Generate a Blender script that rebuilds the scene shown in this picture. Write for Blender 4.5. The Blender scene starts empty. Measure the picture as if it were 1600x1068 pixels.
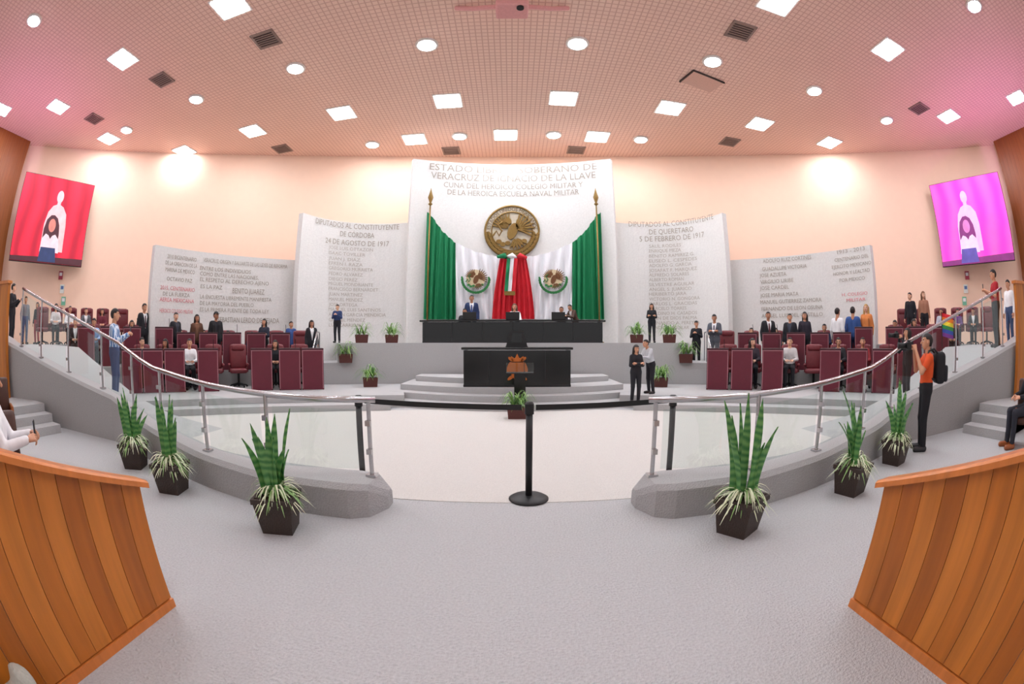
import bpy, bmesh, math, random
import numpy as np
from mathutils import Vector, Matrix
RN=random.Random(7)
sc=bpy.context.scene; C=sc.collection
try: sc.view_settings.view_transform='Standard'
except Exception: pass
F=680.; H=1.58; CEIL=10.2; PI=math.pi
rad=math.radians
def ray(px,py):
    u=px-800; v=534-py; r=math.hypot(u,v) or 1e-6
    th=2*math.asin(min(r/(2*F),1)); s=math.sin(th)
    return Vector((u/r*s,math.cos(th),v/r*s))
def on_z(px,py,z):
    d=ray(px,py); t=(z-H)/d.z; return Vector((d.x*t,d.y*t,z))
def at_d(px,py,D):
    d=ray(px,py); t=D/math.hypot(d.x,d.y); return Vector((d.x*t,d.y*t,H+d.z*t))
# ---------------------------------------------------------------- camera (equisolid fisheye, 10.5 mm default lens)
cd=bpy.data.cameras.new('camera'); cam=bpy.data.objects.new('camera',cd); C.objects.link(cam)
cam.location=(0,0,H); cam.rotation_euler=(PI/2,0,0)
cd.type='PANO'; cd.sensor_fit='HORIZONTAL'; cd.sensor_width=10.5*1600/F; cd.clip_end=200
sc.camera=cam
# ---------------------------------------------------------------- materials
def lin(c): return tuple((x/255/12.92 if x/255<=.04045 else ((x/255+.055)/1.055)**2.4) for x in c)+(1,)
MC={}
def mat(col,rough=.6,metal=0,var=.12,s=18,bump=0,emit=0,kind='',col2=None,tile=(.3,.3,.02)):
    key=(col,rough,metal,var,s,bump,emit,kind,col2,tile)
    if key in MC: return MC[key]
    m=bpy.data.materials.new(kind or 'surface'); m.use_nodes=True; nt=m.node_tree; N=nt.nodes; K=nt.links.new
    b=N['Principled BSDF']; b.inputs['Roughness'].default_value=rough; b.inputs['Metallic'].default_value=metal
    tc=N.new('ShaderNodeTexCoord'); mp=N.new('ShaderNodeMapping'); K(tc.outputs['Object'],mp.inputs[0])
    nz=N.new('ShaderNodeTexNoise'); nz.inputs['Scale'].default_value=s; nz.inputs['Detail'].default_value=4
    K(mp.outputs[0],nz.inputs['Vector'])
    if kind=='wood': mp.inputs['Scale'].default_value=(1,1,.07)
    mx=N.new('ShaderNodeMix'); mx.data_type='RGBA'
    a=lin(col); mx.inputs[6].default_value=tuple(x*(1-var) for x in a[:3])+(1,); mx.inputs[7].default_value=tuple(min(1,x*(1+var)) for x in a[:3])+(1,)
    K(nz.outputs['Fac'],mx.inputs[0]); out=mx.outputs[2]
    if kind in('tiles','stripes'):
        if kind=='tiles':
            t=N.new('ShaderNodeTexBrick'); t.offset=0; t.squash=1; t.inputs['Scale'].default_value=1
            t.inputs['Brick Width'].default_value=tile[0]; t.inputs['Row Height'].default_value=tile[1]; t.inputs['Mortar Size'].default_value=tile[2]
            K(mp.outputs[0],t.inputs['Vector']); fac=t.outputs['Fac']
        else:
            t=N.new('ShaderNodeTexWave'); t.inputs['Scale'].default_value=tile[0]; t.inputs['Distortion'].default_value=tile[1]
            t.bands_direction='Z' if tile[2]==1 else 'X'; K(mp.outputs[0],t.inputs['Vector']); fac=t.outputs['Fac']
        m2=N.new('ShaderNodeMix'); m2.data_type='RGBA'; K(fac,m2.inputs[0]); K(out,m2.inputs[6]); m2.inputs[7].default_value=lin(col2); out=m2.outputs[2]
    K(out,b.inputs['Base Color'])
    if emit: K(out,b.inputs['Emission Color']); b.inputs['Emission Strength'].default_value=emit
    if bump:
        bp=N.new('ShaderNodeBump'); bp.inputs['Strength'].default_value=bump; bp.inputs['Distance'].default_value=.02
        K(nz.outputs['Fac'],bp.inputs['Height']); K(bp.outputs[0],b.inputs['Normal'])
    MC[key]=m; return m
def glass():
    m=bpy.data.materials.new('clear_glass'); m.use_nodes=True; nt=m.node_tree; N=nt.nodes
    for n in list(N):
        if n.type=='BSDF_PRINCIPLED': N.remove(n)
    t=N.new('ShaderNodeBsdfTransparent'); g=N.new('ShaderNodeBsdfGlossy'); g.inputs['Roughness'].default_value=.03
    nz=N.new('ShaderNodeTexNoise'); nz.inputs['Scale'].default_value=2
    mr=N.new('ShaderNodeMapRange'); mr.inputs[3].default_value=.04; mr.inputs[4].default_value=.08
    nt.links.new(nz.outputs['Fac'],mr.inputs[0]); t.inputs[0].default_value=(.93,.97,.96,1)
    x=N.new('ShaderNodeMixShader'); nt.links.new(mr.outputs[0],x.inputs[0]); nt.links.new(t.outputs[0],x.inputs[1]); nt.links.new(g.outputs[0],x.inputs[2])
    nt.links.new(x.outputs[0],N['Material Output'].inputs[0]); return m
GLASS=glass()
CARPET=mat((187,188,189),.95,0,.25,55,.9); CARPETL=mat((207,204,199),.95,0,.12,55,.6); CARPETD=mat((180,180,180),.95,0,.14,70,.5)
PEACH=mat((250,216,192),.9,0,.03,3); CEILM=mat((246,210,192),.9,0,.06,2,kind='tiles',col2=(222,178,160),tile=(.17,.17,.018))
STONE=mat((224,222,219),.9,0,.09,14,.4); LETTER=mat((164,154,142),.6,0,.15,30); LETTERL=mat((180,171,161),.6,0,.15,30); LETTERR=mat((222,126,132),.6)
WOODS=[mat(c,.35,0,.4,14,.05,kind='wood') for c in((186,110,36),(172,98,30),(196,120,44))]; WOODC=mat((206,124,60),.3,0,.3,16,kind='wood'); WOODD=mat((146,82,34),.4,0,.35,14,kind='wood')
BLACK=mat((14,12,13),.18,0,.3,6); BLACKM=mat((20,20,22),.5); STEEL=mat((190,190,192),.25,.9,.08,30); GOLD=mat((136,106,50),.45,.4,.35,30,.4)
COPPER=mat((190,104,48),.35,.6,.25,30); MAROON=mat((100,24,44),.4,0,.15,6); MAROOND=mat((58,14,26),.45); PINKT=mat((170,112,122),.5)
LEATHER=mat((112,38,46),.4,0,.2,12,.2); GREEN=mat((8,124,76),.75,0,.12,4); WHITE=mat((236,236,240),.8,0,.03,5); RED=mat((208,28,44),.75,0,.12,4)
LEAF=mat((54,120,60),.45,0,.2,8,kind='stripes',col2=(108,160,88),tile=(5,6,1)); SPID=mat((130,170,98),.5,0,.2,10); SPIDL=mat((222,230,196),.5,0,.12,10)
POT=mat((58,46,40),.6,0,.25,60,.4); SOIL=mat((46,34,26),.9,0,.4,40,.5); POTR=mat((86,40,34),.6,0,.2,30)
LAMP=mat((240,247,255),.5,0,0,1,emit=51); LAMPF=mat((240,232,226),.5); VENT=mat((150,126,116),.6); DARK=mat((60,48,44),.7)
# ---------------------------------------------------------------- mesh builder
class MB:
    def __init__(s): s.v=[];s.f=[];s.m=[]
    def add(s,V,Q,mi=0):
        n=len(s.v); s.v+=[tuple(p) for p in V]; s.f+=[[i+n for i in f] for f in Q]; s.m+=[mi]*len(Q); return s
    def box(s,c,d,rz=0,mi=0,tp=1):
        V=[]
        for z in(-1,1):
            k=tp if z>0 else 1
            for x,y in((-1,-1),(1,-1),(1,1),(-1,1)):
                X,Y=x*d[0]/2*k,y*d[1]/2*k; V.append((c[0]+X*math.cos(rz)-Y*math.sin(rz),c[1]+X*math.sin(rz)+Y*math.cos(rz),c[2]+z*d[2]/2))
        return s.add(V,[[3,2,1,0],[4,5,6,7],[0,1,5,4],[1,2,6,5],[2,3,7,6],[3,0,4,7]],mi)
    def rbox(s,c,d,bv=.03,seg=2,mi=0,M=None):
        bm=bmesh.new(); bmesh.ops.create_cube(bm,size=1)
        for v in bm.verts: v.co=Vector((v.co.x*d[0],v.co.y*d[1],v.co.z*d[2]))
        bmesh.ops.bevel(bm,geom=bm.edges[:],offset=bv,segments=seg,profile=.5,affect='EDGES')
        bm.verts.index_update()
        V=[(M@v.co if M else v.co)+Vector(c) for v in bm.verts]; Q=[[v.index for v in f.verts] for f in bm.faces]; bm.free(); return s.add(V,Q,mi)
    def tube(s,pts,r,n=8,mi=0):
        pts=[Vector(p) for p in pts]; V=[];Q=[]; m=len(pts)
        for i,p in enumerate(pts):
            t=(pts[min(i+1,m-1)]-pts[max(i-1,0)]).normalized(); a=t.orthogonal().normalized() if i==0 else (a-t*a.dot(t)).normalized(); b=t.cross(a)
            rr=r[i] if isinstance(r,(list,tuple)) else r
            for k in range(n): g=2*PI*k/n; V.append(p+(a*math.cos(g)+b*math.sin(g))*rr)
        for i in range(m-1):
            for k in range(n): Q.append([i*n+k,i*n+(k+1)%n,(i+1)*n+(k+1)%n,(i+1)*n+k])
        Q+= [list(range(n))[::-1],[(m-1)*n+k for k in range(n)]]; return s.add(V,Q,mi)
    def lathe(s,prof,n=24,c=(0,0,0),mi=0):
        V=[];Q=[];m=len(prof)
        for r,z in prof:
            for k in range(n): g=2*PI*k/n; V.append((c[0]+r*math.cos(g),c[1]+r*math.sin(g),c[2]+z))
        for i in range(m-1):
            for k in range(n): Q.append([i*n+k,i*n+(k+1)%n,(i+1)*n+(k+1)%n,(i+1)*n+k])
        Q+=[list(range(n))[::-1],[(m-1)*n+k for k in range(n)]]; return s.add(V,Q,mi)
    def ring(s,prof,n=48,mi=0):   # closed profile of (radius, -y) turned about the y axis
        V=[];m=len(prof)
        for r,y in prof: V+=[(r*math.cos(2*PI*i/n),y,r*math.sin(2*PI*i/n)) for i in range(n)]
        return s.add(V,[[j*n+i,j*n+(i+1)%n,((j+1)%m)*n+(i+1)%n,((j+1)%m)*n+i] for j in range(m) for i in range(n)],mi)
    def prism(s,poly,z0,z1,mi=0):
        n=len(poly); V=[(x,y,z0) for x,y in poly]+[(x,y,z1) for x,y in poly]
        return s.add(V,[list(range(n))[::-1],list(range(n,2*n))]+[[i,(i+1)%n,n+(i+1)%n,n+i] for i in range(n)],mi)
    def plate(s,poly,y0,y1,mi=0):   # polygon in x,z; extruded along y (front = y1)
        n=len(poly); V=[(x,y0,z) for x,z in poly]+[(x,y1,z) for x,z in poly]
        return s.add(V,[list(range(n))[::-1],list(range(n,2*n))]+[[i,(i+1)%n,n+(i+1)%n,n+i] for i in range(n)],mi)
    def sheet(s,fn,nu,nv,mi=0):
        V=[fn(i/nu,j/nv) for j in range(nv+1) for i in range(nu+1)]
        return s.add(V,[[j*(nu+1)+i,j*(nu+1)+i+1,(j+1)*(nu+1)+i+1,(j+1)*(nu+1)+i] for j in range(nv) for i in range(nu)],mi)
    def build(s,name,mats,parent=None,smooth=False,**p): return meshobj(name,s.v,s.f,mats,s.m,parent,smooth,**p)
def meshobj(name,V,Q,mats,mi=None,parent=None,smooth=True,**p):
    me=bpy.data.meshes.new(name); me.from_pydata(list(map(tuple,V)),[],[list(map(int,q)) for q in Q])
    for m in (mats if isinstance(mats,(list,tuple)) else [mats]): me.materials.append(m)
    if mi is not None: me.polygons.foreach_set('material_index',np.array(mi,dtype=np.int32))
    if smooth: me.polygons.foreach_set('use_smooth',np.ones(len(me.polygons),dtype=bool))
    if len(me.polygons)<3000:
        bm=bmesh.new(); bm.from_mesh(me); bmesh.ops.recalc_face_normals(bm,faces=bm.faces[:]); bm.to_mesh(me); bm.free()
    me.update(); o=bpy.data.objects.new(name,me); C.objects.link(o); o.parent=parent
    for k,v in p.items(): o[k]=v
    return o
def thing(name,label,cat,loc=(0,0,0),rz=0,group=None,s=1):
    o=bpy.data.objects.new(name,None); C.objects.link(o); o.location=loc; o.rotation_euler=(0,0,rz); o.scale=(s,s,s); o.empty_display_size=.1
    o['label']=label; o['category']=cat
    if group: o['group']=group
    return o
def tree(o,parent=None):
    c=o.copy(); C.objects.link(c); c.parent=parent
    for k in list(o.children): tree(k,c)
    return c
def repeat(proto,i,label,loc,rz=0,s=None):
    o=proto if i==0 else tree(proto); o.location=loc; o.rotation_euler=(0,0,rz); o['label']=label
    if s: o.scale=(s,s,s)
    return o
ORD='first second third fourth fifth sixth seventh eighth ninth tenth eleventh twelfth thirteenth fourteenth fifteenth sixteenth seventeenth eighteenth nineteenth twentieth twenty-first twenty-second'.split()
S=dict(kind='structure')
# ---------------------------------------------------------------- setting
def pol(r,a): a=rad(a); return (r*math.sin(a),.5+r*math.cos(a))
def sector(name,r0,r1,a0,a1,z0,z1,m,b0=None,b1=None):
    b0=a0 if b0 is None else b0; b1=a1 if b1 is None else b1; n=28
    poly=[pol(r0,a1+(a0-a1)*i/n) for i in range(n+1)]+[pol(r1,b0+(b1-b0)*i/n) for i in range(n+1)]
    return MB().prism(poly[::-1],z0,z1).build(name,m,**S)
def aend(r): return math.degrees(math.acos(5.9/r))
MB().add([(-30,-14,0),(30,-14,0),(30,24,0),(-30,24,0)],[[0,1,2,3]]).build('floor',CARPET,**S)
w=[pol(9.6,-52+104*i/40) for i in range(41)]
MB().prism([(-1.2,4.05),(1.2,4.05),(3.6,4.2),(6.2,4.8)]+w[::-1]+[(-6.2,4.8),(-3.6,4.2)],-.05,.006).build('floor_well',CARPETL,**S)
CS=[(9.75,3.4,.152),(10.17,3.2,.302),(10.59,3.0,.452),(11.58,2.8,.602)]
def cfront(k,x): return CS[k][0]+.8*(x/CS[k][1])**2
def cstep(x,y): return max([0]+[z for k,(f,hw,z) in enumerate(CS) if abs(x)<=hw and y>=cfront(k,x)])
for k,(f0,hw,z) in enumerate(CS):
    poly=[(-hw+2*hw*i/30,cfront(k,-hw+2*hw*i/30)) for i in range(31)]+[(hw,13.2),(-hw,13.2)]
    MB().prism(poly,0,z).build('step_'+('one','two','three','four')[k],CARPETD,**S)
sector('dais_platform',13,18,-24,24,0,1.55,CARPETD)
for sd in(-1,1):
    nm='left' if sd<0 else 'right'
    f=lambda r0,r1,a0,a1,z,b1=None,n='tier':sector('%s_%s'%(n,nm),r0,r1,a0*sd,a1*sd,0,z,CARPETD,None,None if b1 is None else b1*sd)
    f(9.55,10.06,17,aend(9.6),.15,None,'ring_step')
    f(10.05,12.97,15,aend(10.05),.3,aend(12.95),'tier_low'); f(12.95,17.5,24,48,.75,None,'tier_middle'); f(13,14.8,24,27.5,.95,None,'stair_landing')
    f(12.95,14.95,48,aend(12.95),.9,aend(14.9),'tier_upper'); f(14.9,24,48,aend(14.9),1.5,aend(24),'tier_top')
PAR=[(1.17,3.78,.17,1.05),(1.28,3.52,.31,1.055),(1.45,3.43,.33,1.06),(2.4,3.42,.34,1.08),(3.4,3.62,.36,1.12),(4.9,4.02,.47,1.25),(6.3,4.4,.72,1.58),(8.1,4.25,1.02,2.08),(10,3.7,1.5,2.68),(11.5,3.2,1.85,3.1),(15,2.2,2.2,3.5)]
PX=[p[0] for p in PAR]
def par(x,k): return float(np.interp(abs(x),PX,[p[k] for p in PAR]))
def mid(x): return max(par(x,1)+.18,3.8 if abs(x)<1.6 else 0)
RAMP=[(5.2,0),(6.8,.15),(8,.41),(9.5,.95),(11,1.45),(13,1.5),(24,1.5)]
def fz(x,y):
    ax=abs(x); r=math.hypot(x,y-.5); a=math.degrees(math.atan2(ax,y-.5))
    if y<6.4 and ax>5.2: return float(np.interp(ax,[p[0] for p in RAMP],[p[1] for p in RAMP])) if y>par(x,1) else 0.
    if a<24 and r>=13: return 1.55
    if cstep(x,y)>0: return cstep(x,y)
    if r<9.55: return 0.
    if r<10.05: return .15
    if r<12.95: return .3
    if a<27.5 and r<14.8: return .95
    if a<48: return .75
    return .9 if r<14.9 else 1.5
for sd in(-1,1):
    nm='left' if sd<0 else 'right'; b=MB()
    for (x0,z0),(x1,z1) in zip(RAMP[:-1],RAMP[1:]):
        n=4
        for i in range(n):
            xa,xb=x0+(x1-x0)*i/n,x0+(x1-x0)*(i+1)/n; za,zb=z0+(z1-z0)*i/n,z0+(z1-z0)*(i+1)/n
            ya,yb=par(xa,1)+.15,par(xb,1)+.15
            b.add([(sd*xa,ya,-.02),(sd*xb,yb,-.02),(sd*xb,6.42,-.02),(sd*xa,6.42,-.02),(sd*xa,ya,za),(sd*xb,yb,zb),(sd*xb,6.42,zb),(sd*xa,6.42,za)],[[3,2,1,0],[4,5,6,7],[0,1,5,4],[1,2,6,5],[2,3,7,6],[3,0,4,7]])
    b.build('ramp_'+nm,CARPETD,**S)
    b=MB()
    xs=sorted(set([p[0] for p in PAR[:3]]+[1.2,1.23,1.35]+[1.6+13.4*(i/40)**1.5 for i in range(41)])); n=len(xs)-1; sec=[]
    for i,x in enumerate(xs):
        y,z=par(x,1),par(x,2); t=max(.1,3.94-y) if x<1.46 else max(.38,min(.5,3.94-y))
        sec.append([(sd*x,y,0),(sd*x,y,z-.05),(sd*x,y+.05,z),(sd*x,y+t-.04,z),(sd*x,y+t,z-.04),(sd*x,y+t,0)])
    V=[p for s_ in sec for p in s_]
    b.add(V,[[i*6+k,i*6+(k+1)%6,(i+1)*6+(k+1)%6,(i+1)*6+k] for i in range(n) for k in range(6)]+[[0,1,2,3,4,5],[n*6+k for k in range(6)][::-1]])
    b.build('parapet_wall_'+nm,mat((172,172,172),.95,0,.14,60,.6),**S)
    for k in range(3): MB().box((sd*(9.3+.2*k),3.4,.075+.075*k),(2.9-.4*k,1.1,.15+.15*k)).build('gallery_step_'+nm,CARPETD,**S)
    # wooden end panel where the railing stops
    o=thing('wood_end_panel','tall varnished plank panel closing the upper end of the %s railing'%nm,'panel',(sd*10.12,3.5,0),sd*-.36); b=MB()
    for k in range(10): b.box((sd*(.08+.16*k),0,1.38),(.157,.1,2.76),mi=(k*2+k//3)%3)
    b.build('planks',WOODS,o); MB().box((sd*.8,0,2.79),(1.66,.16,.06)).build('cap_rail',WOODC,o)
b=MB(); n=60; A=60.5
b.sheet(lambda u,v:(24.5*math.sin(rad(-A+2*A*u)),-5.6+24.5*math.cos(rad(-A+2*A*u)),CEIL*v),n,1); b.build('wall_back',PEACH,smooth=True,**S)
for sd in(-1,1):
    b=MB()
    for k in range(50):
        y=6.6-.26*k; b.box((sd*(20.75-.02*k),y-.13,CEIL/2),(.12,.25,CEIL))
    b.build('wall_'+('left' if sd<0 else 'right'),WOODD,**S)
MB().prism([(24.7*math.cos(2*PI*i/72),-5.6+24.7*math.sin(2*PI*i/72)) for i in range(72)],CEIL,CEIL+.15).build('ceiling',CEILM,**S)
# ---------------------------------------------------------------- arcs with inscriptions
class Arc:
    def __init__(s,A,B,sag):
        A=Vector(A);B=Vector(B); ch=(B-A).length; s.R=(ch*ch/4+sag*sag)/(2*sag); s.t=(B-A).normalized(); s.n=Vector((s.t.y,-s.t.x)); mid_=(A+B)/2
        if s.n.dot(mid_)>0: s.n=-s.n
        s.c=mid_-s.n*sag+s.n*s.R; s.L=2*s.R*math.asin(ch/2/s.R)
    def pos(s,u,z,off=0):
        a=u/s.R; p=s.c+(s.t*math.sin(a)-s.n*math.cos(a))*(s.R-off); return (p.x,p.y,z)
    def hit(s,px,py):
        d=ray(px,py); e=Vector((d.x,d.y)); a=e.dot(e); h=e.dot(s.c); cc=s.c.dot(s.c)-s.R**2; t=(h+math.sqrt(max(h*h-a*cc,0)))/a
        q=e*t-s.c; return s.R*math.atan2(q.dot(s.t),-q.dot(s.n)),H+d.z*t
    def slab(s,name,label,z0,z1):
        o=thing(name,label,'stone panel'); b=MB(); n=24; L=s.L
        for off,fl in((0,0),(-.22,1)): b.sheet(lambda u,v:s.pos(L*(u-.5),z0+(z1-z0)*v,off),n,1)
        for zz in(z0,z1): b.sheet(lambda u,v:s.pos(L*(u-.5),zz,-.22*v),n,1)
        for uu in(-.5,.5): b.sheet(lambda u,v:s.pos(L*uu,z0+(z1-z0)*u,-.22*v),1,1)
        b.build('slab',STONE,o); return o
def textmesh(t):
    cu=bpy.data.curves.new('lettering','FONT'); cu.body=t; cu.align_x='CENTER'; cu.resolution_u=2
    o=bpy.data.objects.new('lettering',cu); C.objects.link(o); dg=bpy.context.evaluated_depsgraph_get()
    me=bpy.data.meshes.new_from_object(o.evaluated_get(dg)); bpy.data.objects.remove(o); return me
def txt(arc,par_,t,pxc,py,w,h,m,name='inscription'):
    me=textmesh(t); xs=[v.co.x for v in me.vertices]
    if not xs: return
    u0,z0=arc.hit(pxc-w/2,py); u1,_=arc.hit(pxc+w/2,py); zb=arc.hit(pxc,py+h/2)[1]; zt=arc.hit(pxc,py-h/2)[1]
    k=(u1-u0)/(max(xs)-min(xs)); mx=min(xs)
    for v in me.vertices: v.co=arc.pos(u0+(v.co.x-mx)*k,zb+v.co.y/.7*(zt-zb),.03)
    me.materials.clear(); me.materials.append(m); o=bpy.data.objects.new(name,me); C.objects.link(o); o.parent=par_
AC=Arc((-4.05,16.3),(4.05,16.3),1.0)
pc=AC.slab('stone_panel','tall central curved stone panel carrying the gold coat of arms behind the dais',1.5,9.1)
for t,x,y,w_,h in(('ESTADO LIBRE Y SOBERANO DE',802,266,262,10),('VERACRUZ DE IGNACIO DE LA LLAVE',802,279,258,10),('CUNA DEL HEROICO COLEGIO MILITAR Y',802,292,218,8),('DE LA HEROICA ESCUELA NAVAL MILITAR',802,303,206,8)): txt(AC,pc,t,x,y,w_,h,LETTER)
P2L=Arc((-7.85,14.35),(-4.1,16.8),.9); P2R=Arc((4.15,16.8),(7.9,14.35),.9); P3L=Arc((-11.43,9.86),(-8.05,14.95),.55); P3R=Arc((8.1,14.95),(11.5,9.86),.55)
q=P2L.slab('stone_panel','curved inscribed stone panel just left of the tall central panel',.7,6.44)
for t,x,y,w_,h in(('DIPUTADOS AL CONSTITUYENTE',558,354,132,8),('DE CÓRDOBA',558,367,54,8),('24 DE AGOSTO DE 1917',558,380,100,8)): txt(P2L,q,t,x,y,w_,h,LETTER)
for i,t in enumerate('JOSE LUIS OTTAZON;ISAAC TOVILLER;JUAN J. DIAZ;EFREN I. RAZA;GREGORIO MURRIETA;PEDRO ALVAREZ;DIEGO PEREZ;MIGUEL MONDRIANTE;FRANCISCO BERNARDET;JUAN MARTINEZ;MANUEL MENDEZ;JOSE ORTEGA;MANUEL LUIS SANTINOS;ADRIAN GARCIA MENDICIA;GABRIEL MENDEZ;LUIS CARRION'.split(';')): txt(P2L,q,t,514+len(t)*2,389+i*7.9,len(t)*4.1,5,LETTERL)
q=P2R.slab('stone_panel','curved inscribed stone panel just right of the tall central panel',.7,6.44)
for t,x,y,w_,h in(('DIPUTADOS AL CONSTITUYENTE',1049,349,134,8),('DE QUERETARO',1049,361,70,8),('5 DE FEBRERO DE 1917',1050,372,102,8)): txt(P2R,q,t,x,y,w_,h,LETTER)
for i,t in enumerate('SAUL RODILES;ENRIQUE MEZA;BENITO RAMIREZ G.;ELISEO L. CESPEDES;ADOLFO G. GARCIA;JOSAFAT F. MARQUEZ;ALFREDO SOLARES;ALBERTO ROMAN;SILVESTRE AGUILAR;ANGEL S. JUARICO;HERIBERTO JARA;VICTORIO N. GONGORA;CARLOS L. GRACIDAS;MARCELO TORRES;GALDINO H. CASADOS;JUAN DE DIOS PALMA;FERNANDO A. PEREYRA;CANDIDO AGUILAR'.split(';')): txt(P2R,q,t,1014+len(t)*2.1,384+i*7.5,len(t)*4.2,5,LETTERL)
q=P3L.slab('stone_panel','low inscribed stone panel at the far left end of the stone screen',.7,4.7)
for t,x,y,w_,h,m in(('VERACRUZ, ORIGEN Y BALUARTE DE LAS LEYES DE REFORMA',383,412,132,6,LETTER),('ENTRE LOS INDIVIDUOS',352,422,80,6,LETTER),('COMO ENTRE LAS NACIONES,',358,431,92,6,LETTER),('EL RESPETO AL DERECHO AJENO',366,440,108,6,LETTER),('ES LA PAZ',330,448,34,6,LETTER),('BENITO JUAREZ',388,455,50,8,LETTER),
 ('LA ENCUESTA LIBREMENTE MANIFIESTA',368,466,112,6,LETTER),('DE LA MAYORIA DEL PUEBLO',354,475,84,6,LETTER),('ES LA PRIMERA FUENTE DE TODA LEY',366,485,108,6,LETTER),('SEBASTIAN LERDO DE TEJADA',388,500,96,8,LETTER),
 ('2010 BICENTENARIO',284,403,46,6,LETTER),('DE LA CREACION DE LA',283,413,50,6,LETTER),('MARINA DE MEXICO',281,423,46,6,LETTER),('OCTAVIO PAZ',280,437,40,6,LETTER),('2015, CENTENARIO',277,451,54,6,LETTERR),('DE LA FUERZA',275,460,42,6,LETTER),('AEREA MEXICANA',276,469,54,6,LETTERR),('HEROICO COLEGIO MILITAR',275,486,52,6,LETTERR)): txt(P3L,q,t,x,y,w_,h,m)
q=P3R.slab('stone_panel','low inscribed stone panel at the far right end of the stone screen',.7,4.7)
for t,x,y,w_,h,m in(('ADOLFO RUIZ CORTINES',1230,405,76,6,LETTER),('GUADALUPE VICTORIA',1226,418,70,6,LETTER),('JOSE AZUETA',1208,429,42,6,LETTER),('VIRGILIO URIBE',1214,439,52,6,LETTER),('JOSE CARDEL',1210,449,46,6,LETTER),('JOSE MARIA MATA',1218,460,60,6,LETTER),('MANUEL GUTIERREZ ZAMORA',1236,470,96,6,LETTER),('FERNANDO DE LEON OSUNA',1238,481,96,6,LETTER),('ANGEL LUIS DEL CASTILLO',1238,492,96,6,LETTER),
 ('1913 - 2013',1330,391,44,6,LETTER),('CENTENARIO DEL',1331,403,54,5.5,LETTER),('EJERCITO MEXICANO',1331,414,62,5.5,LETTER),('HONOR Y LEALTAD',1331,425,58,5.5,LETTER),('POR MEXICO',1332,436,40,5.5,LETTER),('H. COLEGIO',1336,459,40,5,LETTERR),('MILITAR',1338,468,30,5,LETTERR)): txt(P3R,q,t,x,y,w_,h,m)
# ---------------------------------------------------------------- eagle emblems
def ellp(cx,cz,rx,rz,n=16,rot=0):
    return [(cx+rx*math.cos(2*PI*i/n)*math.cos(rot)-rz*math.sin(2*PI*i/n)*math.sin(rot),cz+rx*math.cos(2*PI*i/n)*math.sin(rot)+rz*math.sin(2*PI*i/n)*math.cos(rot)) for i in range(n)]
def eagle(b,d,mi=0,k=1,mw=None):
    P=lambda poly,t,m_=mi:b.plate([(x*k,z*k) for x,z in poly],0,-d*t,m_)
    mw=mi if mw is None else mw
    P(ellp(.02,-.02,.17,.32,rot=-.35),1.4); P(ellp(-.13,.37,.1,.14,rot=.6),1.5); P([(-.2,.44),(-.4,.37),(-.37,.27),(-.2,.32)],1.3)
    for i in range(8):
        a=rad(168-i*12); c,s_=math.cos(a),math.sin(a); P(ellp(-.16+.3*c,.1+.3*s_,.3,.032,10,a),.9+.2*(i%2))
        a=rad(78-i*15); c,s_=math.cos(a),math.sin(a); P(ellp(.16+.36*c,.1+.34*s_,.32,.034,10,a),.9+.2*(i%2)); P(ellp(.13+.19*c,.1+.19*s_,.15,.03,8,a+.06),1.4)
    for i in range(6): a=rad(-115+i*17); P(ellp(.12+.28*math.cos(a),-.26+.24*math.sin(a),.2,.03,10,a),1.2)
    b.tube([(x*k,-d*1.5,z*k) for x,z in((-.68,-.2),(-.56,-.02),(-.46,-.2),(-.36,-.02),(-.5,.2),(-.34,.32))],.035*k,6,mw)
    for x,z in((-.15,-.46),(.05,-.52),(.28,-.46),(-.33,-.5),(-.47,-.4),(.44,-.38)): P(ellp(x,z,.1,.08),1,mw)
em=thing('coat_of_arms','large round gilded coat of arms with an eagle on the central stone panel','emblem',AC.pos(0,6.06,.06))
MB().ring([(1.13,0),(1.13,-.08),(1.06,-.1),(1.05,0)]).ring([(.85,0),(.85,-.09),(.8,-.09),(.8,0)]).build('rim',GOLD,em,True)
b=MB()
for i in range(34):
    a=rad(186+168*i/33)
    for q_ in(-.06,.07): b.plate(ellp((.97+q_)*math.cos(a),(.97+q_)*math.sin(a),.1,.035,8,a+(.9 if q_>0 else 2.2)),-.03,-.14-.02*(i%2))
for sx in(-1,1): b.plate(ellp(sx*.1,-1.06,.12,.06),-.03,-.18)
b.build('laurel_wreath',GOLD,em); b=MB(); eagle(b,.13,0,1.12); b.build('eagle',GOLD,em)
b=MB(); b.plate(ellp(0,0,1.1,1.1,48),0,-.03); bd=b.build('backing_disc',mat((220,212,194),.7,0,.2,9),em)
me=textmesh('ESTADOS UNIDOS MEXICANOS'); xs=[v.co.x for v in me.vertices]; k=2.75/(max(xs)-min(xs))
for v in me.vertices: a=v.co.x*k/.93; r=.88+v.co.y*.22; v.co=(r*math.sin(a),-.05,r*math.cos(a))
me.materials.clear(); me.materials.append(mat((112,88,44),.4,.3)); o=bpy.data.objects.new('lettering',me); C.objects.link(o); o.parent=bd
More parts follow.
